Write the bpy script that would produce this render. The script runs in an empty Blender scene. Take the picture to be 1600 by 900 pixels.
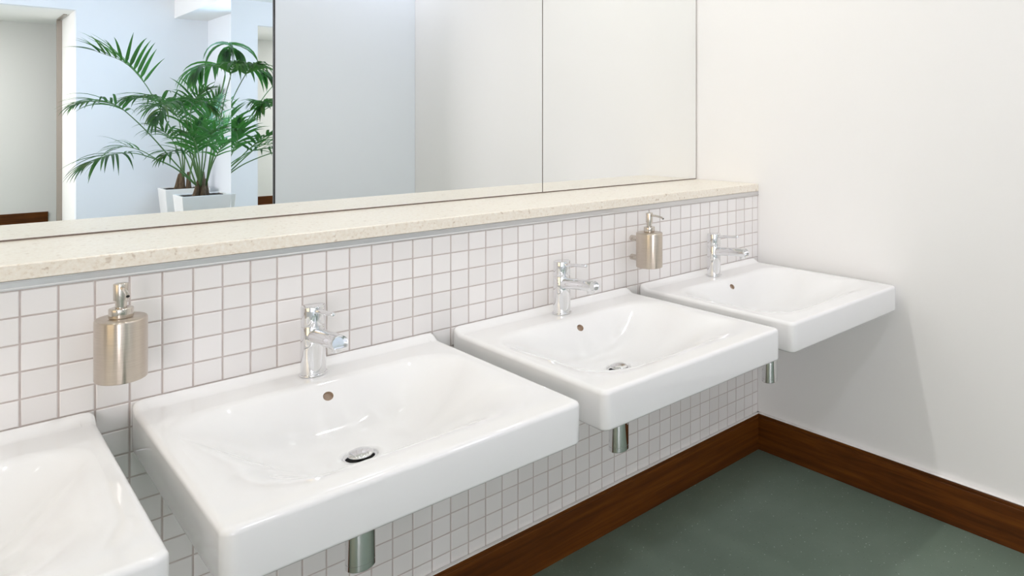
import bpy, bmesh, math, random
from mathutils import Vector, Matrix
random.seed(7)
PI = math.pi
sc = bpy.context.scene
col = sc.collection

# ------------------------------------------------------------------ camera
CAM = (-2.1969, -1.8433, 1.3363); YAW = 0.8715; F = 1096.99; CX, CY = 1183.04, 187.2
cd = bpy.data.cameras.new('camera'); cam = bpy.data.objects.new('camera', cd); col.objects.link(cam)
cd.sensor_width = 36; cd.sensor_fit = 'HORIZONTAL'; cd.lens = F / 1600 * 36
cd.shift_x = -(CX - 800) / 1600; cd.shift_y = -(450 - CY) / 1600
cd.clip_start = .02; cd.clip_end = 200
cam.location = CAM; cam.rotation_euler = (PI / 2, 0, -YAW)
sc.camera = cam
YM = .351                                     # face of the big wall mirror
def seen_in_mirror(px, py, yv):
    """point of the hall seen in the wall mirror, yv = its distance behind the tile plane in the mirror"""
    fx, fy = math.sin(YAW), math.cos(YAW)
    a = (px - CX) / F
    dx, dy, dz = fx + fy * a, fy - fx * a, (CY - py) / F
    t = (yv - CAM[1]) / dy
    return Vector((CAM[0] + t * dx, 2 * YM - yv, CAM[2] + t * dz))

# ------------------------------------------------------------------ materials
def mat(name, color=(.8, .8, .8), rough=.5, metal=0., **kw):
    m = bpy.data.materials.new(name); m.use_nodes = True
    b = m.node_tree.nodes['Principled BSDF']
    b.inputs['Base Color'].default_value = (*color, 1)
    b.inputs['Roughness'].default_value = rough
    b.inputs['Metallic'].default_value = metal
    for k, v in kw.items():
        b.inputs[k.replace('_', ' ')].default_value = v
    return m
def nodes(m): return m.node_tree.nodes, m.node_tree.links, m.node_tree.nodes['Principled BSDF']
def noise(m, scale, detail=4, rough=.55, coord='Object', vscale=(1, 1, 1)):
    N, L, b = nodes(m)
    tc = N.new('ShaderNodeTexCoord'); mp = N.new('ShaderNodeMapping'); n = N.new('ShaderNodeTexNoise')
    mp.inputs['Scale'].default_value = vscale
    n.inputs['Scale'].default_value = scale; n.inputs['Detail'].default_value = detail; n.inputs['Roughness'].default_value = rough
    L.new(tc.outputs[coord], mp.inputs['Vector']); L.new(mp.outputs['Vector'], n.inputs['Vector'])
    return n
def ramp(m, src, stops):
    N, L, b = nodes(m)
    r = N.new('ShaderNodeValToRGB')
    el = r.color_ramp.elements
    while len(el) < len(stops): el.new(.5)
    for e, (p, c) in zip(el, stops): e.position = p; e.color = (*c, 1)
    L.new(src, r.inputs['Fac']); return r
def bump(m, src, strength, dist=.002):
    N, L, b = nodes(m)
    bp = N.new('ShaderNodeBump'); bp.inputs['Strength'].default_value = strength; bp.inputs['Distance'].default_value = dist
    L.new(src, bp.inputs['Height']); L.new(bp.outputs['Normal'], b.inputs['Normal'])

def painted(name, c, rough=.6):
    m = mat(name, c, rough)
    n = noise(m, 60, 3); bump(m, n.outputs['Fac'], .06, .001)
    return m
M_wall = painted('white wall paint', (.86, .85, .835))
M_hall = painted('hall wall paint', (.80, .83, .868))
M_ceil = painted('white ceiling paint', (.9, .9, .89), .8)
M_ceramic = mat('white glazed ceramic', (.805, .797, .79), .07, Coat_Weight=.25, Coat_Roughness=.03)
M_chrome = mat('chrome', (.80, .80, .81), .04, 1.0)
M_dark = mat('black gap', (.012, .011, .010), .7)
M_hole = mat('brown overflow shade', (.46, .35, .26), .5)
M_mirror = mat('mirror glass', (.925, .935, .93), 0.0, 1.0)
M_mirror_edge = mat('mirror edge', (.10, .095, .09), .4)
M_alu = mat('satin aluminium', (.70, .69, .69), .38, 1.0)
M_caulk = mat('white sealant', (.88, .85, .82), .5)
M_jamb = mat('bronze anodised metal', (.42, .37, .33), .3, .9)
M_planter = mat('white planter', (.82, .81, .79), .35)
M_soil = mat('dark potting soil', (.035, .024, .016), .95)
n = noise(M_soil, 70, 5); bump(M_soil, n.outputs['Fac'], 1., .02)

M_tile = mat('white glazed mosaic tile', (.8, .78, .76), .16)
N, L, b = nodes(M_tile)
oi = N.new('ShaderNodeNewGeometry')
r = ramp(M_tile, oi.outputs['Random Per Island'], [(0, (.79, .765, .745)), (1, (.84, .815, .795))])
L.new(r.outputs['Color'], b.inputs['Base Color'])
M_grout = mat('pinkish grey grout', (.42, .375, .355), .85)
n = noise(M_grout, 40, 4)
r = ramp(M_grout, n.outputs['Fac'], [(.3, (.50, .435, .405)), (.7, (.57, .505, .475))])
nodes(M_grout)[1].new(r.outputs['Color'], nodes(M_grout)[2].inputs['Base Color'])

M_steel = mat('brushed stainless steel', (.56, .49, .42), .30, 1.0, Anisotropic=.8, Anisotropic_Rotation=.25)
N, L, b = nodes(M_steel)
tg = N.new('ShaderNodeTangent'); tg.direction_type = 'RADIAL'; tg.axis = 'Z'; L.new(tg.outputs['Tangent'], b.inputs['Tangent'])
n = noise(M_steel, 30, 3, .5, 'Object', (1, 1, 60))
r = ramp(M_steel, n.outputs['Fac'], [(.3, (.54, .475, .405)), (.7, (.62, .55, .475))]); L.new(r.outputs['Color'], b.inputs['Base Color'])
M_steel_p = mat('polished stainless steel', (.64, .59, .53), .16, 1.0)

M_stone = mat('beige engineered stone', (.8, .74, .63), .28)
N, L, b = nodes(M_stone)
n1 = noise(M_stone, 150, 3, .6)
r1 = ramp(M_stone, n1.outputs['Fac'], [(.30, (.72, .635, .515)), (.42, (.80, .735, .63)), (.58, (.825, .77, .67)), (.72, (.86, .825, .745))])
n2 = noise(M_stone, 75, 2, .4)
r2 = ramp(M_stone, n2.outputs['Fac'], [(.27, (.42, .30, .20)), (.33, (1, 1, 1))])
mx = N.new('ShaderNodeMix'); mx.data_type = 'RGBA'; mx.blend_type = 'MULTIPLY'; mx.inputs[0].default_value = .38
L.new(r1.outputs['Color'], mx.inputs[6]); L.new(r2.outputs['Color'], mx.inputs[7]); L.new(mx.outputs[2], b.inputs['Base Color'])

M_wood = {}
for ax in 'xy':
    m = mat('dark stained wood ' + ax, (.1, .05, .02), .42, Specular_IOR_Level=.2)
    N, L, b = nodes(m)
    v = (1.2, 14, 22) if ax == 'x' else (14, 1.2, 22)
    n1 = noise(m, 2.2, 7, .62, 'Object', v)
    n1.inputs['Distortion'].default_value = .35
    r1 = ramp(m, n1.outputs['Fac'], [(.28, (.054, .0155, .003)), (.5, (.098, .029, .0042)), (.66, (.145, .045, .006)), (.8, (.07, .0205, .0035))])
    L.new(r1.outputs['Color'], b.inputs['Base Color'])
    bump(m, n1.outputs['Fac'], .15, .001)
    M_wood[ax] = m

M_floor = mat('green speckled vinyl', (.07, .10, .085), .42)
N, L, b = nodes(M_floor)
n0 = noise(M_floor, 9, 3); r0 = ramp(M_floor, n0.outputs['Fac'], [(.3, (.145, .195, .150)), (.7, (.160, .212, .165))])
tc = N.new('ShaderNodeTexCoord')
def flecks(scale, size, keep):
    vo = N.new('ShaderNodeTexVoronoi'); vo.inputs['Scale'].default_value = scale
    L.new(tc.outputs['Object'], vo.inputs['Vector'])
    lt = N.new('ShaderNodeMath'); lt.operation = 'LESS_THAN'; lt.inputs[1].default_value = size; L.new(vo.outputs['Distance'], lt.inputs[0])
    sp = N.new('ShaderNodeSeparateColor'); L.new(vo.outputs['Color'], sp.inputs[0])
    g = N.new('ShaderNodeMath'); g.operation = 'LESS_THAN'; g.inputs[1].default_value = keep; L.new(sp.outputs[0], g.inputs[0])
    mu = N.new('ShaderNodeMath'); mu.operation = 'MULTIPLY'; L.new(lt.outputs[0], mu.inputs[0]); L.new(g.outputs[0], mu.inputs[1])
    return mu.outputs[0]
cur = r0.outputs['Color']
for (s, z, k, c) in ((60, .10, .35, (.46, .52, .46)), (95, .12, .2, (.05, .07, .06)), (140, .13, .25, (.34, .40, .35))):
    mx = N.new('ShaderNodeMix'); mx.data_type = 'RGBA'
    L.new(flecks(s, z, k), mx.inputs[0]); L.new(cur, mx.inputs[6]); mx.inputs[7].default_value = (*c, 1); cur = mx.outputs[2]
L.new(cur, b.inputs['Base Color'])
bump(M_floor, noise(M_floor, 250, 2).outputs['Fac'], .12, .001)

M_leaf = mat('palm leaf', (.045, .13, .03), .38)
N, L, b = nodes(M_leaf)
gi = N.new('ShaderNodeNewGeometry')
r = ramp(M_leaf, gi.outputs['Random Per Island'], [(0, (.013, .048, .022)), (.45, (.022, .082, .026)), (.8, (.045, .135, .030)), (1, (.10, .13, .035))])
L.new(r.outputs['Color'], b.inputs['Base Color'])
tr = N.new('ShaderNodeBsdfTranslucent'); tr.inputs['Color'].default_value = (.10, .34, .05, 1)
ms = N.new('ShaderNodeMixShader'); ms.inputs[0].default_value = .30
L.new(b.outputs[0], ms.inputs[1]); L.new(tr.outputs[0], ms.inputs[2]); L.new(ms.outputs[0], N['Material Output'].inputs['Surface'])
M_stem = mat('palm stem', (.10, .19, .055), .45)
M_fibre = mat('palm trunk fibre', (.16, .10, .055), .85)
n = noise(M_fibre, 18, 6, .6, 'Object', (6, 6, 1)); bump(M_fibre, n.outputs['Fac'], 1., .02)
r = ramp(M_fibre, n.outputs['Fac'], [(.3, (.07, .042, .022)), (.7, (.22, .15, .085))]); nodes(M_fibre)[1].new(r.outputs['Color'], nodes(M_fibre)[2].inputs['Base Color'])

M_pane = bpy.data.materials.new('window pane'); M_pane.use_nodes = True
N = M_pane.node_tree.nodes; L = M_pane.node_tree.links
for x in list(N):
    if x.type == 'BSDF_PRINCIPLED': N.remove(x)
tp = N.new('ShaderNodeBsdfTransparent'); gl = N.new('ShaderNodeBsdfGlossy'); gl.inputs['Roughness'].default_value = 0
fr = N.new('ShaderNodeFresnel'); fr.inputs['IOR'].default_value = 1.45
ge = N.new('ShaderNodeNewGeometry'); iv = N.new('ShaderNodeMath'); iv.operation = 'SUBTRACT'; iv.inputs[0].default_value = 1; L.new(ge.outputs['Backfacing'], iv.inputs[1])
mu = N.new('ShaderNodeMath'); mu.operation = 'MULTIPLY'; L.new(fr.outputs[0], mu.inputs[0]); L.new(iv.outputs[0], mu.inputs[1])
ms = N.new('ShaderNodeMixShader'); L.new(mu.outputs[0], ms.inputs[0]); L.new(tp.outputs[0], ms.inputs[1]); L.new(gl.outputs[0], ms.inputs[2])
L.new(ms.outputs[0], N['Material Output'].inputs['Surface'])
M_frame = mat('white window frame', (.8, .8, .8), .4)

# ------------------------------------------------------------------ mesh helpers
def link(name, bm, mats, parent=None, smooth=False, angle=None):
    me = bpy.data.meshes.new(name)
    bmesh.ops.recalc_face_normals(bm, faces=bm.faces[:])
    bm.to_mesh(me); bm.free()
    for m in (mats if isinstance(mats, (list, tuple)) else [mats]): me.materials.append(m)
    o = bpy.data.objects.new(name, me); col.objects.link(o)
    if parent: o.parent = parent
    if smooth:
        me.polygons.foreach_set('use_smooth', [True] * len(me.polygons))
        if angle: me.set_sharp_from_angle(angle=math.radians(angle))
    return o
def bx(bm, x0, x1, y0, y1, z0, z1, bev=0, seg=2, mi=0):
    r = bmesh.ops.create_cube(bm, size=1)
    vs = r['verts']
    for v in vs:
        v.co = Vector(((x0 + x1) / 2 + v.co.x * (x1 - x0), (y0 + y1) / 2 + v.co.y * (y1 - y0), (z0 + z1) / 2 + v.co.z * (z1 - z0)))
    fs = list({f for v in vs for f in v.link_faces})
    for f in fs: f.material_index = mi
    if bev:
        es = list({e for v in vs for e in v.link_edges})
        bmesh.ops.bevel(bm, geom=es, offset=bev, segments=seg, affect='EDGES', profile=.5)
def lathe(bm, prof, seg=48, sx=1, sy=1, origin=(0, 0, 0), M=None, mi=0, cap=(True, True)):
    """profile of (radius, z) from bottom to top"""
    rings = []
    for (r, z) in prof:
        ring = []
        for k in range(seg):
            a = 2 * PI * k / seg
            p = Vector((r * sx * math.cos(a), r * sy * math.sin(a), z))
            if M: p = M @ p
            ring.append(bm.verts.new(p + Vector(origin)))
        rings.append(ring)
    for A, B in zip(rings, rings[1:]):
        for k in range(seg):
            f = bm.faces.new((A[k], A[(k + 1) % seg], B[(k + 1) % seg], B[k])); f.material_index = mi
    if cap[0]: bm.faces.new(rings[0][::-1]).material_index = mi
    if cap[1]: bm.faces.new(rings[-1]).material_index = mi
def round_prof(r, z0, z1, b, n=4, bottom=True, top=True):
    p = []
    if bottom: p += [(r - b + b * math.sin(t), z0 + b - b * math.cos(t)) for t in [PI / 2 * i / n for i in range(n + 1)]]
    else: p += [(r, z0)]
    if top: p += [(r - b + b * math.cos(t), z1 - b + b * math.sin(t)) for t in [PI / 2 * i / n for i in range(n + 1)]]
    else: p += [(r, z1)]
    return p
def tube(bm, pts, rad, seg=12, mi=0, sx=1., cap=True):
    pts = [Vector(p) for p in pts]
    rads = rad if isinstance(rad, (list, tuple)) else [rad] * len(pts)
    prev = None; rings = []
    for i, p in enumerate(pts):
        t = (pts[min(i + 1, len(pts) - 1)] - pts[max(i - 1, 0)]).normalized()
        if prev is None:
            u = t.cross(Vector((0, 0, 1)))
            if u.length < 1e-3: u = t.cross(Vector((1, 0, 0)))
            u.normalize()
        else:
            u = (prev - t * prev.dot(t)).normalized()
        prev = u; w = t.cross(u)
        rings.append([bm.verts.new(p + (u * math.cos(2 * PI * k / seg) * sx + w * math.sin(2 * PI * k / seg)) * rads[i]) for k in range(seg)])
    for A, B in zip(rings, rings[1:]):
        for k in range(seg):
            bm.faces.new((A[k], A[(k + 1) % seg], B[(k + 1) % seg], B[k])).material_index = mi
    if cap:
        bm.faces.new(rings[0][::-1]).material_index = mi; bm.faces.new(rings[-1]).material_index = mi
def thing(name, label, cat, loc, group=None):
    o = bpy.data.objects.new(name, None); col.objects.link(o); o.location = loc; o.empty_display_size = .1
    o['label'] = label; o['category'] = cat
    if group: o['group'] = group
    return o
def tag(o, label, cat, group=None):
    o['label'] = label; o['category'] = cat
    if group: o['group'] = group
    return o
def struct(name, bm, mats, label=None, cat=None, **kw):
    o = link(name, bm, mats, **kw); o['kind'] = 'structure'
    if label: o['label'] = label; o['category'] = cat
    return o
def part(o, label): o['label'] = label; return o
def copy_tree(root, loc, label):
    def cp(o, parent):
        c = o.copy(); col.objects.link(c); c.parent = parent
        for ch in o.children: cp(ch, c)
        return c
    r = cp(root, None); r.location = loc; r['label'] = label
    return r
def box_struct(name, dims, m, label=None, cat=None):
    bm = bmesh.new(); bx(bm, *dims); return struct(name, bm, m, label, cat)

CEIL = 2.9
YB0 = 2 * YM - 9.15 - .12
XL = -5.0
# ------------------------------------------------------------------ setting: wash room
box_struct('floor', (XL - .1, .22, -10.6, YM + .12, -.1, 0), M_floor, 'green speckled vinyl floor', 'floor')
box_struct('ceiling', (XL - .1, .22, YB0, YM + .12, CEIL, CEIL + .1), M_ceil, 'white ceiling', 'ceiling')
box_struct('wall_right', (0, .1, -2.414, YM + .12, 0, CEIL), M_wall, 'plain white side wall at the end of the basins', 'wall')
box_struct('wall_back', (XL, 0, YM + .012, YM + .12, 0, CEIL), M_wall, 'white wall behind the mirrors', 'wall')
box_struct('wall_left', (XL - .1, XL, -10.6, YM + .12, 0, CEIL), M_wall, 'white wall of the hall', 'wall')

# boxed-out tiled ledge
ZT, PITCH, X0 = 1.0285, .05, -.0332
bm = bmesh.new()
bx(bm, XL, 0, .0013, YM + .012, 0, 1.045, mi=0)
TW = .0470
def tile(x0, x1, z0, z1):
    tilt = [random.uniform(-.00035, .00035) for _ in range(3)]
    b = .0014; t = .0002
    f0 = [Vector((x, .0014, z)) for x, z in ((x0, z0), (x1, z0), (x1, z1), (x0, z1))]
    cx, cz = (x0 + x1) / 2, (z0 + z1) / 2
    def yy(x, z): return tilt[0] * (x - cx) / .025 + tilt[1] * (z - cz) / .025 + tilt[2]
    f1 = [Vector((x, .0009 + yy(x, z), z)) for x, z in ((x0, z0), (x1, z0), (x1, z1), (x0, z1))]
    f2 = [Vector((x, yy(x, z), z)) for x, z in ((x0 + b, z0 + b), (x1 - b, z0 + b), (x1 - b, z1 - b), (x0 + b, z1 - b))]
    R = [[bm.verts.new(p) for p in f] for f in (f0, f1, f2)]
    for A, B in zip(R, R[1:]):
        for k in range(4): bm.faces.new((A[k], A[(k + 1) % 4], B[(k + 1) % 4], B[k])).material_index = 1
    bm.faces.new(R[2]).material_index = 1
g = PITCH - TW
cols = [(X0 + g / 2, -.0022)]
k = 0
while X0 - k * PITCH > -2.75:
    cols.append((X0 - (k + 1) * PITCH + g / 2, X0 - k * PITCH - g / 2)); k += 1
rows = [(ZT - (j + 1) * PITCH + g / 2, ZT - j * PITCH - (g / 2 if j else .0022)) for j in range(18)]
for (a, b_) in cols:
    for (c, d) in rows:
        if d > .13: tile(a, b_, max(c, .12), d)
struct('wall_front', bm, [M_grout, M_tile], 'white square mosaic tiles with pinkish grey grout', 'tiled wall')

# metal profile over the tiles
bm = bmesh.new()
prof = [(.003, 1.0285), (-.0042, 1.0285), (-.0052, 1.0292), (-.0052, 1.0312), (-.0036, 1.0322), (-.0030, 1.0330), (-.0030, 1.0425), (-.0042, 1.0435), (-.0042, 1.0455), (.003, 1.0455)]
A = [bm.verts.new((XL + .002, y, z)) for y, z in prof]; B = [bm.verts.new((-.0006, y, z)) for y, z in prof]
for i in range(len(prof)): bm.faces.new((A[i], A[(i + 1) % len(prof)], B[(i + 1) % len(prof)], B[i]))
bm.faces.new(A); bm.faces.new(B[::-1])
struct('trim_1', bm, M_alu, 'slim satin aluminium strip between tiles and stone shelf', 'trim')

# stone shelf
bm = bmesh.new(); bx(bm, XL + .004, -.0008, -.0045, YM + .011, 1.0457, 1.0755, .0025, 3)
s = link('stone_shelf', bm, M_stone); tag(s, 'long beige speckled stone shelf below the mirrors', 'shelf')

# baseboards
def baseboard(name, pts, m, label):
    """pts: prism footprint direction; profile drawn in (depth, z)"""
    (p0, d0), (p1, d1), inn = pts
    bm = bmesh.new()
    pr = [(0, .001), (.014, .001), (.014, .129), (.0125, .131), (.0125, .133), (.014, .135), (.014, .1415), (.011, .1445), (0, .1445)]
    def ring(p, dirm):
        return [bm.verts.new((p[0] + inn[0] * t + dirm[0] * t, p[1] + inn[1] * t + dirm[1] * t, z)) for t, z in pr]
    A = ring(p0, d0); B = ring(p1, d1)
    for i in range(len(pr)): bm.faces.new((A[i], A[(i + 1) % len(pr)], B[(i + 1) % len(pr)], B[i]))
    bm.faces.new(A); bm.faces.new(B[::-1])
    return struct(name, bm, m, label, 'baseboard')
baseboard('baseboard_back', (((XL + .01, -.0012), (0, 0)), ((-.0008, -.0012), (-1, 0)), (0, -1)), M_wood['x'], 'dark stained wooden baseboard under the tiles')
baseboard('baseboard_right', (((-.0008, -.0012), (0, -1)), ((-.0008, -2.38), (0, 0)), (-1, 0)), M_wood['y'], 'dark stained wooden baseboard along the side wall')
bm = bmesh.new()
bx(bm, XL + .01, -.002, -.0142, -.0013, .1446, .1476, .0012, 2)
bx(bm, -.0139, -.0008, -2.38, -.002, .1446, .1476, .0012, 2)
struct('trim_2', bm, M_caulk, 'thin white sealant line along the baseboard tops', 'trim')

# wall mirrors
def mirror(name, x0, x1, label):
    bm = bmesh.new(); bx(bm, x0, x1, YM + .0005, YM + .0065, 1.0795, 2.75, mi=1)
    for f in bm.faces:
        if f.calc_center_median().y < YM + .001: f.material_index = 0
    o = link(name, bm, [M_mirror, M_mirror_edge]); tag(o, label, 'mirror', 'frameless mirror panels above the shelf'); return o
JX = -.775
mirror('wall_mirror', JX + .0016, -.006, 'narrower frameless mirror panel meeting the plain side wall')
mirror('wall_mirror', -2.95, JX - .0016, 'wide frameless mirror panel reflecting the potted palms')
bm = bmesh.new(); bx(bm, JX - .0016, JX + .0016, YM + .0025, YM + .0065, 1.0795, 2.75)
bx(bm, -2.95, -.006, YM + .002, YM + .0065, 1.0757, 1.0795)
s_ = struct('trim_6', (lambda q: (bx(q, -.006, -.001, YM + .002, YM + .0065, 1.0757, 2.75), q)[1])(bmesh.new()), mat('grey corner sealant', (.42, .37, .345), .8), 'thin grey corner seam beside the mirrors', 'trim')
struct('trim_3', bm, mat('dark seam', (.22, .17, .145), .8), 'thin dark seams around the mirror panels', 'trim')

# thin partition opposite the basins (seen in the mirror)
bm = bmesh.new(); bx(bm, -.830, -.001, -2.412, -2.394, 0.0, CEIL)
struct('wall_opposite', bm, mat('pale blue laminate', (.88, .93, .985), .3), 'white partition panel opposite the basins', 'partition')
bm = bmesh.new(); bx(bm, -.838, -.8305, -2.414, -2.393, 0.0, CEIL)
struct('trim_4', bm, mat('dark panel edge', (.03, .03, .03), .5), 'dark edge of the partition panel', 'trim')

# ------------------------------------------------------------------ setting: hall behind (seen in the mirror)
YB = 2 * YM - 9.15; YF = 2 * YM - 11.1; YR = 2 * YM - 6.68; SO = 2.58; XS = -.21; XR = .12; XD = -1.08; XD2 = -2.7
bm = bmesh.new()
bx(bm, XD, XR + .1, YB - .12, YB, 0, CEIL)                       # wall behind the palms
bx(bm, XL, XD2, YB - .12, YB, 0, CEIL)
bx(bm, XD2, XD, YB - .12, YB, SO, CEIL)
struct('wall_hall', bm, M_hall, 'pale wall of the hall behind the potted palms', 'wall')
bm = bmesh.new()
bx(bm, XD, XD + .10, YB - 1.25, YB - .12, 0, SO); bx(bm, .12, .22, YF, YB - .12, 0, SO)                # reveal of the doorway
struct('wall_reveal', bm, M_wall, 'white side of the deep doorway', 'wall')
bm = bmesh.new()
bx(bm, -.21 - .0, XS + .12, -5.97 + .0, -3.0, 0, CEIL)
struct('wall_hall_side', bm, M_wall, 'white hall wall that carries the tall mirror', 'wall')
bm = bmesh.new(); bx(bm, XS, XR + .1, YB, YR - .001, SO, CEIL)
struct('beam_1', bm, M_wall, 'white bulkhead above the window recess', 'beam')
bm = bmesh.new()
wy0, wy1, wz0, wz1 = 2 * YM - 7.95, YR - .10, .9, 2.5
bx(bm, XR, XR + .1, YB, YR, 0, wz0); bx(bm, XR, XR + .1, YB, YR, wz1, SO)
bx(bm, XR, XR + .1, YB, wy0, wz0, wz1); bx(bm, XR, XR + .1, wy1, YR, wz0, wz1)
struct('wall_return', (lambda q: (bx(q, XS + .121, XR + .1, YR - .001, YR + .09, 0, CEIL), q)[1])(bmesh.new()), M_hall, 'short return wall of the window recess', 'wall')
struct('wall_recess', bm, M_hall, 'pale wall with the hall window', 'wall')
def window(name, fixed, a0, a1, z0, z1, label, side):
    bm = bmesh.new(); w = .05
    def q(x0, x1, y0, y1, zz0, zz1, mi=0): bx(bm, x0, x1, y0, y1, zz0, zz1, mi=mi)
    x0, x1 = fixed - .02, fixed + .03
    q(x0, x1, a0, a0 + w, z0, z1); q(x0, x1, a1 - w, a1, z0, z1)
    q(x0, x1, a0 + w, a1 - w, z0, z0 + w); q(x0, x1, a0 + w, a1 - w, z1 - w, z1)
    q(x0, x1, (a0 + a1) / 2 - .02, (a0 + a1) / 2 + .02, z0 + w, z1 - w)
    o = struct(name, bm, M_frame, label, 'window')
    bm = bmesh.new(); bx(bm, fixed + .002, fixed + .006, a0 + w, a1 - w, z0 + w, z1 - w)
    link('pane', bm, M_pane, o)
window('window_1', XR + .05, wy0 + .002, wy1 - .002, wz0 + .002, wz1 - .002, 'window of the recess behind the potted palms', 1)
# far wall through the doorway
box_struct('wall_far', (XL, .22, YF - .1, YF, 0, CEIL), M_wall, 'white far wall seen through the doorway', 'wall')
bm = bmesh.new(); bx(bm, XL, XD - .065, YF, YF + .015, 0.001, .145, .003)
struct('baseboard_far', bm, M_wood['x'], 'brown baseboard of the far wall', 'baseboard')
bm = bmesh.new(); bx(bm, XL, .22, YF - .1, YB - .121, SO, SO + .05)
struct('ceiling_far', bm, M_ceil, 'white ceiling beyond the doorway', 'ceiling')
bm = bmesh.new(); bx(bm, XD - .05, XD - .001, YB - 1.25, YB - 1.22, 0.001, SO - .01)
bx(bm, XD - .05, XD - .02, YB - 1.22, YB - .55, SO - .012, SO - .001)
struct('trim_5', bm, M_jamb, 'bronze metal jamb of the doorway', 'trim')
# tall mirror on the hall wall beside the palms
bm = bmesh.new(); bx(bm, XS - .006, XS - .0005, YR + .005, -3.05, .02, CEIL - .02, mi=1)
for f in bm.faces:
    if f.calc_center_median().x < XS - .005: f.material_index = 0
o = link('hall_mirror', bm, [M_mirror, mat('bright glass edge', (.75, .82, .82), .1)])
tag(o, 'tall wall mirror beside the potted palms, doubling their fronds', 'mirror')
# window wall of the hall, left, that floods it with sky light
window('window_2', XL + .03, -7.6, -4.4, .7, 2.6, 'large window of the hall', -1)

# ------------------------------------------------------------------ washbasins
def rrect(cx, cy, hx, hy, r, n=336):
    """n points on a rounded rectangle, evenly by arc, starting mid right side, counter-clockwise"""
    r = min(r, hx, hy)
    segs = []
    sx, sy = hx - r, hy - r
    path = [('l', (hx, 0), (hx, sy)), ('a', (sx, sy), 0), ('l', (sx, hy), (-sx, hy)), ('a', (-sx, sy), PI / 2), ('l', (-hx, sy), (-hx, -sy)),
            ('a', (-sx, -sy), PI), ('l', (-sx, -hy), (sx, -hy)), ('a', (sx, -sy), 1.5 * PI), ('l', (hx, -sy), (hx, 0))]
    # same parameter share for every ring so that the quads stay aligned
    share = [.115, .035, .20, .035, .23, .035, .20, .035, .115]
    out = []
    cum = 0; bounds = []
    for s_ in share: bounds.append((cum, cum + s_)); cum += s_
    for k in range(n):
        t = k / n * cum
        for (a, b_), p in zip(bounds, path):
            if a <= t < b_ or (p is path[-1]):
                u = (t - a) / (b_ - a)
                if p[0] == 'l': out.append((cx + p[1][0] + (p[2][0] - p[1][0]) * u, cy + p[1][1] + (p[2][1] - p[1][1]) * u))
                else:
                    an = p[2] + u * PI / 2
                    out.append((cx + p[1][0] + r * math.cos(an), cy + p[1][1] + r * math.sin(an)))
                break
    return out
HX, DEP, RB = .2975, .66, .020
CYB = -DEP / 2
BOT = -.085
DRY = -.335
def upstand(y):
    t = max(0, min(1, (-y - .010) / .0355)); t = t * t * (3 - 2 * t)
    return .0130 * (1 - t)
def bowl_depth(t, v):
    s_ = max(0, min(1, (v + .2) / 1.2)); s_ = s_ * s_ * (3 - 2 * s_)
    k = 2.0 - .70 * s_                     # the back slope starts more steeply than the soft front and sides
    return 1 - (1 - t ** k) ** 3.4
def make_basin():
    bm = bmesh.new(); rings = []
    def add(cx, cy, hx, hy, r, zf):
        rings.append([bm.verts.new((x, y, zf(x, y) if callable(zf) else zf)) for x, y in rrect(cx, cy, hx, hy, r)])
    O = lambda d: (0, CYB, HX - d, DEP / 2 - d, max(RB - d, .006))
    add(*O(.05), BOT + .004); add(*O(.012), BOT + .0005)
    b = .007
    for i in range(4):
        t = PI / 2 * i / 3
        add(*O(b - b * math.sin(t)), BOT + b - b * math.cos(t))
    b = .010
    for i in range(6):
        t = PI / 2 * i / 5
        d = b - b * math.cos(t)
        add(*O(d), lambda x, y, t=t: -b + b * math.sin(t) + upstand(y))
    for d in (.014, .018, .0215): add(*O(d), lambda x, y: upstand(y))
    # deck to bowl edge (the bowl sits off centre, with the tap ledge behind it)
    hx1, y0, y1, r1 = .274, -.138, -.606, .095
    cy1, hy1 = (y0 + y1) / 2, (y0 - y1) / 2
    o0 = O(.0215)
    for s_ in (.04, .08, .12, .16, .2, .25, .3, .4, .55, .7, .85):
        add(0, o0[1] + (cy1 - o0[1]) * s_, o0[2] + (hx1 - o0[2]) * s_, o0[3] + (hy1 - o0[3]) * s_, o0[4] + (r1 - o0[4]) * s_, lambda x, y: upstand(y))
    RD = .0335
    for i in range(0, 25):
        t = i / 24
        tt = t ** 1.0
        hx = hx1 + (RD - hx1) * tt; hy = hy1 + (RD - hy1) * tt
        # corner radius grows quickly so that the bowl floor is oval
        rr = r1 + (min(hx, hy) - r1) * min(1, tt * 1.15) if min(hx, hy) > r1 else min(hx, hy)
        cyy = cy1 + (DRY - cy1) * tt
        add(0, cyy, hx, hy, min(rr, hx, hy), lambda x, y: -.100 * bowl_depth(tt, (y - cyy) / hy))
    add(0, DRY, .0315, .0315, .0315, -.1022); add(0, DRY, .030, .030, .030, -.106); add(0, DRY, .030, .030, .030, -.120)
    # underside
    add(0, DRY, .045, .045, .045, -.120)
    add(0, DRY, .09, .09, .09, -.113); add(0, DRY, .17, .16, .12, -.105); add(0, DRY, .215, .2, .09, -.090)
    for A, B in zip(rings, rings[1:] + rings[:1]):
        n_ = len(A)
        for k in range(n_): bm.faces.new((A[k], A[(k + 1) % n_], B[(k + 1) % n_], B[k]))
    return bm
def zbowl(y):   # back slope of the bowl on the centre line
    cy1, hy1 = (-.138 - .606) / 2, (.606 - .138) / 2
    best = None
    for i in range(400):
        t = i / 400
        hy = hy1 + (.0335 - hy1) * t; cyy = cy1 + (DRY - cy1) * t
        if best is None or abs(cyy + hy - y) < best[0]: best = (abs(cyy + hy - y), -.100 * bowl_depth(t, 1))
    return best[1]
XB = [-.3385, -.986, -1.6345, -2.283]
ZD = .768
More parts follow.
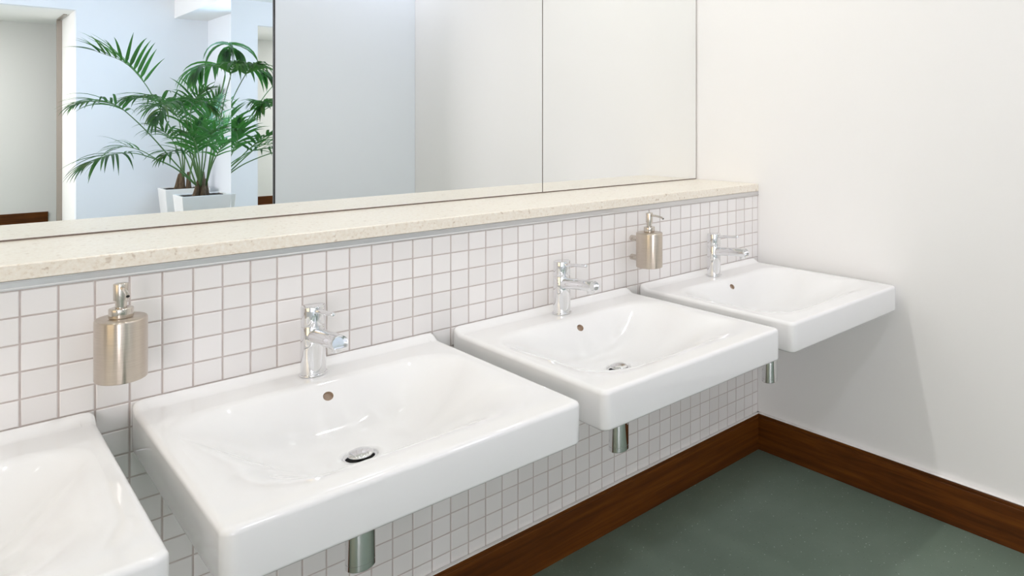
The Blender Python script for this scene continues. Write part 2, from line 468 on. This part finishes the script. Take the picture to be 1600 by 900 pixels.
LB = ['white ceramic washbasin in the corner, closest to the plain side wall',
      'white ceramic washbasin second from the plain side wall, between two neighbours',
      'white ceramic washbasin seen whole, third from the plain side wall',
      'white ceramic washbasin fourth from the plain side wall, only its corner in view']
basin = thing('washbasin', LB[0], 'washbasin', (XB[0], -.0008, ZD), 'wall-hung washbasins in a row')
body = link('basin_bowl', make_basin(), [M_ceramic, M_hole], basin, smooth=True)
# overflow hole cut into the back slope
OY = -.163
oz = zbowl(OY); sl = (zbowl(OY - .006) - zbowl(OY + .006)) / -.012
nrm = Vector((0, -sl, 1)).normalized()
Mo = nrm.to_track_quat('Z', 'Y').to_matrix()
bmc = bmesh.new(); lathe(bmc, [(.0100, -.009), (.0100, .012)], 40, M=Mo, origin=(0, OY, oz))
cut = link('cutter', bmc, [M_hole, M_hole], basin)
md = body.modifiers.new('overflow', 'BOOLEAN'); md.operation = 'DIFFERENCE'; md.object = cut; md.solver = 'EXACT'
try: md.material_mode = 'TRANSFER'
except Exception: pass
bpy.context.view_layer.update(); dg = bpy.context.evaluated_depsgraph_get(); dg.update()
me = bpy.data.meshes.new_from_object(body.evaluated_get(dg), depsgraph=dg)
body.modifiers.clear()
if len(me.polygons) > 5000: body.data = me
body.data.name = 'basin_bowl'
bpy.data.objects.remove(cut)
me = body.data
me.polygons.foreach_set('use_smooth', [True] * len(me.polygons)); me.set_sharp_from_angle(angle=math.radians(50))
# drain: chrome throat, ring and pop-up stopper
bm = bmesh.new()
lathe(bm, [(.0299, -.121), (.0299, -.1062), (.0312, -.1035), (.0305, -.1024), (.0280, -.1022), (.0262, -.1034), (.0255, -.107), (.0250, -.121)], 48, origin=(0, DRY, 0), cap=(False, False))
dr = part(link('drain', bm, M_chrome, basin, smooth=True, angle=60), 'chrome drain ring')
bm = bmesh.new(); lathe(bm, [(.0248, -.1205), (.0248, -.1185)], 32, origin=(0, DRY, 0)); part(link('drain_throat', bm, M_dark, dr), 'dark drain throat')
bm = bmesh.new()
Ms = Matrix.Rotation(math.radians(5), 3, 'X')
lathe(bm, [(.006, -.022), (.006, -.0045), (.0195, -.0035), (.0222, -.0012), (.0228, .0005), (.0222, .0022), (.0195, .0038), (.014, .0050), (.007, .0056), (.001, .0058)], 48, M=Ms, origin=(0, DRY, -.0975))
part(link('stopper', bm, M_chrome, dr, smooth=True, angle=50), 'domed chrome stopper')
for x, lb in list(zip(XB, LB))[1:]: copy_tree(basin, (x, -.0008, ZD), lb)

# ------------------------------------------------------------------ bottle traps
trap = thing('bottle_trap', 'chrome bottle trap under the corner washbasin, in front of the plain wall', 'bottle trap', (XB[0], DRY - .0008, ZD - .122), 'chrome bottle traps under the basins')
bm = bmesh.new(); lathe(bm, [(.0165, -.075), (.0165, -.012), (.024, -.012), (.024, 0)], 40, cap=(True, True)); link('inlet_pipe', bm, M_chrome, trap, smooth=True, angle=40)
zc = .447 - (ZD - .122)
bm = bmesh.new()
lathe(bm, [(.012, zc + .0005), (.0254, zc + .0005), (.0268, zc + .002), (.0268, zc + .0128)] +
          [(.0262, zc + .0130), (.0262, zc + .0144), (.0268, zc + .0146), (.0268, -.082), (.0262, -.078), (.019, -.075), (.0166, -.0748)], 48)
link('trap_cup', bm, M_chrome, trap, smooth=True, angle=40)
bm = bmesh.new()
tube(bm, [(0, .024, -.105), (0, .24, -.105), (0, DRY * -1 - .001, -.105)], .0155, 24); link('waste_pipe', bm, M_chrome, trap, smooth=True, angle=40)
bm = bmesh.new(); lathe(bm, [(.033, 0), (.033, .003), (.028, .007), (.0160, .009)], 40, M=Matrix.Rotation(PI / 2, 3, 'X'), origin=(0, .3355, -.105)); link('wall_flange', bm, M_chrome, trap, smooth=True, angle=40)
copy_tree(trap, (XB[1], DRY - .0008, ZD - .122), 'chrome bottle trap under the second washbasin from the plain side wall')
copy_tree(trap, (XB[2], DRY - .0008, ZD - .122), 'chrome bottle trap under the washbasin that is seen whole')

# ------------------------------------------------------------------ taps
TY = -.074
tap = thing('basin_mixer_tap', 'chrome mixer tap nearest to the plain side wall', 'tap', (XB[0], TY, ZD + .0002), 'chrome mixer taps on the basins')
bm = bmesh.new(); lathe(bm, round_prof(.0275, 0, .0045, .0018, 3), 48); link('base_ring', bm, M_chrome, tap, smooth=True, angle=40)
bm = bmesh.new(); lathe(bm, [(.0245, .0046), (.0246, .03), (.0244, .06), (.0240, .1085), (.0234, .1100)], 64); link('tap_body', bm, M_chrome, tap, smooth=True, angle=40)
bm = bmesh.new(); lathe(bm, [(.0228, .1101), (.0228, .1118), (.0238, .1122), (.0240, .1140)] + round_prof(.0240, .120, .1540, .0022, 3, bottom=False), 64)
hd = link('handle_cap', bm, M_chrome, tap, smooth=True, angle=40)
bm = bmesh.new(); tube(bm, [(0, -.018, .1440), (0, -.06, .1485), (0, -.110, .1530), (0, -.1175, .1537), (0, -.1190, .1539)], [.0052, .0046, .0046, .0046, .0030], 20)
link('lever', bm, M_chrome, hd, smooth=True, angle=45)
# spout: tube with a flat underside, hollow sloping end
bm = bmesh.new()
def spout_ring(y, rw, rh, zc_, tilt=0):
    ring = []
    for k in range(40):
        a = 2 * PI * k / 40
        x = rw * math.cos(a); z = rh * math.sin(a)
        if z < -rh * .72: z = -rh * .72
        ring.append(bm.verts.new((x, y + tilt * z, zc_ + z)))
    return ring
R = [spout_ring(-.012, .0170, .0172, .0885), spout_ring(-.05, .0170, .0168, .0925), spout_ring(-.10, .0170, .0164, .0970), spout_ring(-.1530, .0168, .0158, .1005, .25), spout_ring(-.1555, .0160, .0150, .1006, .25),
     spout_ring(-.1550, .0142, .0132, .1006, .25), spout_ring(-.1450, .0140, .0130, .1000, .25)]
for A, B in zip(R, R[1:]):
    for k in range(40): bm.faces.new((A[k], A[(k + 1) % 40], B[(k + 1) % 40], B[k]))
bm.faces.new(R[0][::-1]); bm.faces.new(R[-1])
sp = link('spout', bm, M_chrome, tap, smooth=True, angle=35)
bm = bmesh.new(); lathe(bm, [(.0085, -.006), (.0098, -.006), (.0105, .002), (.0105, .006)], 32, origin=(0, -.1385, .0845)); link('aerator', bm, M_chrome, sp, smooth=True, angle=40)
copy_tree(tap, (XB[1], TY, ZD + .0002), 'chrome mixer tap on the second washbasin from the plain side wall')
copy_tree(tap, (XB[2], TY, ZD + .0002), 'chrome mixer tap on the washbasin that is seen whole')

# ------------------------------------------------------------------ soap dispensers
DY = -.090
soap = thing('soap_dispenser', 'brushed steel soap dispenser beside the tap nearest the side wall', 'soap dispenser', (-.662, DY, .8545), 'brushed steel soap dispensers on the tiles')
bm = bmesh.new(); lathe(bm, round_prof(1, 0, 1, .0, 1)[:0] + [(.0, 0)][:0] + [(.955, .0), (.985, .0008), (1, .0028), (1, .1095), (.985, .1115), (.955, .1125)], 72, sx=.0378, sy=.0490)
link('bottle', bm, M_steel, soap, smooth=True, angle=40)
bm = bmesh.new(); lathe(bm, round_prof(.0180, .1127, .1315, .0022, 3), 48); pc = link('pump_collar', bm, M_steel_p, soap, smooth=True, angle=40)
bm = bmesh.new(); lathe(bm, [(.0085, .1316), (.0085, .1455)] + [(.0112, .1457)] + round_prof(.0112, .147, .1765, .0015, 3, bottom=False), 40); ph = link('pump_head', bm, M_steel_p, soap, smooth=True, angle=40)
bm = bmesh.new(); tube(bm, [(0, -.009, .1690), (0, -.030, .1692), (0, -.050, .1680), (0, -.062, .1655), (0, -.067, .1630)], [.0034, .0032, .0030, .0029, .0028], 16)
link('nozzle', bm, M_steel_p, ph, smooth=True, angle=50)
bm = bmesh.new(); lathe(bm, [(.0026, 0), (.0026, .0006)], 16, M=Matrix.Rotation(PI / 2 + .5, 3, 'X'), origin=(0, -.0672, .1629)); part(link('nozzle_hole', bm, M_dark, ph), 'dark nozzle opening')
for zz in (.086, .022):
    bm = bmesh.new(); lathe(bm, [(.0085, .0003), (.0095, .001), (.0095, .030), (.0085, .031), (.0085, .045)], 32, M=Matrix.Rotation(PI / 2, 3, 'X'), origin=(0, -DY - .0002, zz))
    link('mounting_pin', bm, M_steel_p, soap, smooth=True, angle=40)
copy_tree(soap, (-1.958, DY, .8545), 'brushed steel soap dispenser hanging above the gap beside the partly seen washbasin')

# ------------------------------------------------------------------ palms (seen in the mirror)
def spline(pts, n=24):
    P = [pts[0] + (pts[0] - pts[1])] + pts + [pts[-1] + (pts[-1] - pts[-2])]
    out = []
    m = len(pts) - 1
    for i in range(n + 1):
        u = i / n * m; k = min(int(u), m - 1); t = u - k
        a, b_, c, d = P[k], P[k + 1], P[k + 2], P[k + 3]
        out.append(.5 * ((2 * b_) + (c - a) * t + (2 * a - 5 * b_ + 4 * c - d) * t * t + (3 * b_ - a - 3 * c + d) * t ** 3))
    return out
def leaflet(bm, p, d, up, ln, w, droop):
    """pointed folded blade from p along d, bending down"""
    n_ = 7; pos = p.copy(); di = d.normalized(); rows = []
    for i in range(n_ + 1):
        t = i / n_
        ww = w * (min(1, .35 + t * 4.5) if t < .15 else max(0.02, (1 - ((t - .15) / .85) ** 1.8)))
        s_ = di.cross(up)
        if s_.length < 1e-4: s_ = di.cross(Vector((1, 0, 0)))
        s_.normalize(); nn = s_.cross(di).normalized()
        rows.append([bm.verts.new(pos - s_ * ww / 2 + nn * ww * .16), bm.verts.new(pos), bm.verts.new(pos + s_ * ww / 2 + nn * ww * .16)])
        di = (di + Vector((0, 0, -1)) * droop * (0.25 + t) / n_ * 2.2).normalized()
        pos = pos + di * ln / n_
    for A, B in zip(rows, rows[1:]):
        bm.faces.new((A[0], A[1], B[1], B[0])); bm.faces.new((A[1], A[2], B[2], B[1]))
def frond(parent, path, base_loc, leaf_from=.55, npair=13, ln=.36, w=.030, droop=.55, fold=.25, radius=.0075):
    pts = [seen_in_mirror(*q) - Vector(base_loc) for q in path]
    C = spline(pts, 40)
    bm = bmesh.new()
    rr = [radius * (1 - .75 * i / 40) for i in range(41)]
    tube(bm, C, rr, 8, mi=1)
    for k in range(npair):
        u = leaf_from + (1 - leaf_from) * (k + .3) / npair
        x = u * 40; i = min(int(x), 39); p = C[i].lerp(C[i + 1], x - i)
        t = (C[min(i + 2, 40)] - C[max(i - 2, 0)]).normalized()
        s_ = t.cross(Vector((0, 0, 1)))
        if s_.length < .2: s_ = t.cross(Vector((1, .4, 0)))
        s_.normalize(); up = s_.cross(t).normalized()
        v = (k + .5) / npair
        L_ = ln * 1.12 * (.62 + .75 * math.sin(PI * min(1, v * .95 + .12)) * .55) * (1 - .35 * v * v) * random.uniform(.85, 1.12)
        a = math.radians(38 + 36 * v)
        for sgn in (-1, 1):
            d = s_ * sgn * math.cos(a) + t * math.sin(a) + up * (fold + random.uniform(-.18, .18))
            leaflet(bm, p, d + Vector((random.uniform(-.12, .12), random.uniform(-.12, .12), random.uniform(-.1, .1))), up, L_, w * random.uniform(.65, 1.02), droop * random.uniform(.6, 1.35))
    for sgn in (-.25, 0, .25):
        t = (C[40] - C[37]).normalized(); s_ = t.cross(Vector((0, 0, 1))); up = s_.cross(t)
        leaflet(bm, C[40], t + s_ * sgn, up if up.length > .1 else Vector((0, 0, 1)), ln * .6, w * .7, droop)
    for v in bm.verts:                       # fronds brush along the mirror instead of passing through it
        wp = v.co + Vector(base_loc)
        if wp.y > YR - .06 and wp.x > XS - .012: v.co.x = XS - .012 - base_loc[0]
        v.co.x = min(v.co.x, XR - .02 - base_loc[0]); v.co.y = max(v.co.y, YB + .012 - base_loc[1])
        if wp.z < .56 and abs(wp.x - base_loc[0]) < .24 and abs(wp.y - base_loc[1]) < .24 and v.index >= 0: v.co.z = max(v.co.z, .50)
    o = link('frond', bm, [M_leaf, M_stem], parent, smooth=True)
    return o
def planter_mesh(w, h):
    bm = bmesh.new(); wb = w * .80; t = .022
    def q(s_, z): return [bm.verts.new((x * s_ / 2, y * s_ / 2, z)) for x, y in ((-1, -1), (1, -1), (1, 1), (-1, 1))]
    R = [q(wb, 0), q(w, h), q(w - 2 * t, h), q(w - 2 * t - .01, h - .05)]
    bm.faces.new(R[0][::-1])
    for A, B in zip(R, R[1:]):
        for k in range(4): bm.faces.new((A[k], A[(k + 1) % 4], B[(k + 1) % 4], B[k]))
    bm.faces.new(R[-1])
    es = [e for e in bm.edges if e.is_manifold]
    bmesh.ops.bevel(bm, geom=es, offset=.005, segments=2, affect='EDGES', profile=.5)
    return bm
def palm(loc, w, h, label, fronds, stems, seed):
    random.seed(seed)
    t = thing('potted_palm', label, 'potted palm', loc, 'palms in white planters')
    pl = link('planter', planter_mesh(w, h), M_planter, t)
    bm = bmesh.new()
    bmesh.ops.create_grid(bm, x_segments=14, y_segments=14, size=w / 2 - .028)
    for v in bm.verts: v.co.z = h - .012 + random.uniform(-.010, .004)
    link('soil', bm, M_soil, pl, smooth=True)
    bm = bmesh.new()
    for (dx, dy, lx, ly, r0, hh) in stems:
        pts = [Vector((dx + lx * u, dy + ly * u, h - .035 + hh * u)) for u in (0, .25, .5, .75, 1)]
        tube(bm, pts, [r0 * 1.4, r0 * 1.05, r0 * .92, r0 * .8, r0 * .6], 14)
    part(link('trunk', bm, M_fibre, t, smooth=True), 'fibrous brown trunks')
    for fr_ in fronds:
        frond(t, fr_[0], loc, **(fr_[1] if len(fr_) > 1 else {}))
    return t
P1 = Vector((-.235, 2 * YM - 7.70, 0)); P2 = Vector((-.185, 2 * YM - 8.80, 0))
b0 = (313, 292, 7.70); b1 = (307, 290, 7.62); b2 = (322, 290, 7.66)
F1 = [
 ([b1, (284, 232, 7.6), (248, 168, 7.5), (226, 130, 7.4), (195, 98, 7.3), (150, 80, 7.2)], dict(leaf_from=.60, npair=11, ln=.40, droop=.35, fold=.55, w=.034)),
 ([b1, (274, 255, 7.5), (236, 212, 7.3), (204, 181, 7.2), (182, 165, 7.1), (150, 158, 7.0), (124, 162, 6.9)], dict(leaf_from=.55, npair=12, ln=.34, droop=.75, fold=.15)),
 ([b1, (272, 262, 7.5), (226, 243, 7.3), (196, 239, 7.1), (165, 244, 6.9), (136, 258, 6.8)], dict(leaf_from=.56, npair=11, ln=.36, droop=.75, fold=.1)),
 ([b1, (276, 264, 7.7), (240, 246, 7.8), (222, 236, 7.8), (196, 229, 7.8), (178, 234, 7.8)], dict(leaf_from=.62, npair=6, ln=.26, droop=.5)),
 ([b0, (294, 230, 7.5), (282, 185, 7.2), (266, 162, 7.0), (238, 152, 6.8), (208, 152, 6.7)], dict(leaf_from=.50, npair=14, ln=.36, droop=.85, w=.032)),
 ([b0, (298, 225, 7.4), (290, 180, 7.0), (276, 160, 6.7), (258, 164, 6.4), (244, 184, 6.2)], dict(leaf_from=.50, npair=14, ln=.34, droop=.9, w=.034)),
 ([b0, (303, 220, 7.3), (298, 185, 7.0), (300, 165, 6.8), (316, 158, 6.6), (330, 168, 6.5)], dict(leaf_from=.5, npair=12, ln=.30, droop=.8, w=.034)),
 ([b2, (334, 210, 7.4), (345, 150, 7.1), (352, 116, 6.9), (340, 101, 6.8), (318, 104, 6.7), (306, 116, 6.6)], dict(leaf_from=.58, npair=8, ln=.34, droop=1.35, fold=.1, w=.056)),
 ([b2, (336, 205, 7.4), (347, 140, 7.1), (356, 96, 6.9), (361, 70, 6.8), (355, 80, 6.66)], dict(leaf_from=.76, npair=4, ln=.40, droop=1.9, fold=.05, w=.056)),
 ([b2, (338, 220, 7.2), (350, 160, 6.8), (359, 124, 6.5), (364, 104, 6.3), (372, 98, 6.1)], dict(leaf_from=.66, npair=7, ln=.30, droop=1.2, w=.050)),
 ([b0, (316, 250, 7.5), (318, 215, 7.3), (326, 186, 7.2), (338, 162, 7.1)], dict(leaf_from=.45, npair=10, ln=.30, droop=.45, fold=.4, w=.034)),
 ([b2, (330, 258, 7.6), (340, 226, 7.5), (350, 204, 7.5), (358, 190, 7.5)], dict(leaf_from=.42, npair=10, ln=.30, droop=.5, fold=.3, w=.036)),
 ([b2, (330, 262, 7.5), (340, 240, 7.3), (350, 226, 7.2), (360, 222, 7.1)], dict(leaf_from=.42, npair=9, ln=.27, droop=.6, w=.034)),
 ([b0, (306, 262, 7.4), (292, 240, 7.1), (272, 236, 6.9), (256, 244, 6.8)], dict(leaf_from=.5, npair=10, ln=.26, droop=.8)),
 ([b0, (312, 258, 7.2), (308, 232, 6.9), (300, 214, 6.7), (284, 206, 6.5)], dict(leaf_from=.45, npair=11, ln=.28, droop=.7, w=.034)),
 ([b0, (320, 254, 7.3), (324, 226, 7.0), (332, 208, 6.9), (346, 202, 6.8)], dict(leaf_from=.45, npair=11, ln=.28, droop=.7, w=.036)),
 ([b0, (310, 262, 7.4), (304, 236, 7.3), (306, 210, 7.2), (312, 192, 7.1)], dict(leaf_from=.45, npair=10, ln=.28, droop=.6, w=.038)),
]
c0 = (287, 284, 8.80); c1 = (294, 284, 8.78)
F2 = [
 ([c0, (284, 230, 8.7), (280, 190, 8.6), (266, 168, 8.5), (240, 164, 8.4)], dict(leaf_from=.5, npair=12, ln=.38, droop=.8)),
 ([c0, (290, 225, 8.8), (296, 180, 8.8), (308, 150, 8.7), (324, 140, 8.6)], dict(leaf_from=.5, npair=12, ln=.36, droop=.6, w=.034)),
 ([c1, (305, 235, 8.8), (322, 190, 8.7), (336, 164, 8.6), (350, 150, 8.5)], dict(leaf_from=.5, npair=12, ln=.38, droop=.55, w=.036)),
 ([c1, (304, 245, 8.7), (318, 215, 8.6), (338, 196, 8.4), (354, 192, 8.3)], dict(leaf_from=.45, npair=11, ln=.34, droop=.6, w=.036)),
 ([c0, (280, 245, 8.7), (270, 220, 8.6), (256, 206, 8.5), (244, 206, 8.5)], dict(leaf_from=.5, npair=8, ln=.28, droop=.8)),
]
palm(P1, .43, .527, 'larger potted palm in the nearer white planter, fronds touching the tall mirror', F1,
     [(.0, .0, .0, .0, .031, .28), (-.07, .02, .04, .0, .022, .22), (.045, -.03, -.01, 0, .022, .20)], 3)
palm(P2, .42, .527, 'smaller potted palm in the planter standing behind, near the window recess', F2,
     [(-.02, .0, .0, .0, .030, .26), (.04, .02, .0, 0, .024, .22), (-.07, -.03, .03, .02, .020, .20)], 5)

# ------------------------------------------------------------------ light
w = bpy.data.worlds.new('sky'); sc.world = w; w.use_nodes = True
bg = w.node_tree.nodes['Background']; bg.inputs['Color'].default_value = (.72, .86, 1, 1); bg.inputs['Strength'].default_value = 1.0
def lamp(name, kind, loc, energy, color, rot=(0, 0, 0), **kw):
    l = bpy.data.lights.new(name, kind); o = bpy.data.objects.new(name, l); col.objects.link(o)
    o.location = loc; o.rotation_euler = rot; l.energy = energy; l.color = color
    for k, v in kw.items(): setattr(l, k, v)
    return o
# LIGHTS-BEGIN
LW = {'dayleft': (1.07, 1.01, 1.07), 'dayrec': (.34, .52, .74), 'down': (.88, .88, .86), 'down2': (.25, .258, .298), 'far': (4.4, 4.35, 4.2), 'side': (.34, .26, .15)}
def group(name, base, objs_w):
    c = LW.get(name, (1, 1, 1)); m = max(c)
    for o in objs_w:
        o.data.energy = base * m; o.data.color = tuple(v / m for v in c) if m > 0 else (1, 1, 1); o['lg'] = name
group('down', 16, [lamp('downlight', 'SPOT', (x, -.20, CEIL - .03), 1, (1, 1, 1), (0, 0, 0), spot_size=math.radians(150), spot_blend=.6, shadow_soft_size=.035)
                   for x in (-.34, -.986, -1.634, -2.283, -2.93)])
group('dayleft', 150, [lamp('daylight_and_fill', 'AREA', (XL + .06, -6.0, 1.65), 1, (1, 1, 1), (0, -PI / 2, 0), shape='RECTANGLE', size=1.8, size_y=3.1)])
group('dayrec', 60, [lamp('daylight_and_fill', 'AREA', (XR + .16, (wy0 + wy1) / 2, 1.7), 1, (1, 1, 1), (0, PI / 2, 0), shape='RECTANGLE', size=1.6, size_y=wy1 - wy0)])
group('down2', 20, [lamp('downlight', 'AREA', (x, -2.16, CEIL - .02), 1, (1, 1, 1), (0, 0, 0), shape='DISK', size=.20) for x in (-.33, -1.3, -2.25)])
group('far', 14, [lamp('far_lamp', 'AREA', (-3.3, YF + .95, SO - .02), 1, (1, 1, 1), (0, 0, 0), shape='RECTANGLE', size=1.6, size_y=1.0)])
group('side', 40, [lamp('daylight_and_fill', 'AREA', (XL + .06, -1.3, 1.6), 1, (1, 1, 1), (0, -PI / 2, 0), shape='RECTANGLE', size=1.6, size_y=2.0)])  # added warm fill for walls and basin sides
# LIGHTS-END
vs = sc.view_settings
vs.view_transform = 'Standard'; vs.look = 'None'; vs.gamma = 1; vs.use_curve_mapping = False; vs.exposure = -.055
sc.cycles.max_bounces = 14; sc.cycles.diffuse_bounces = 6; sc.cycles.glossy_bounces = 8
sc.cycles.use_denoising = True
sc.cycles.sample_clamp_indirect = 6
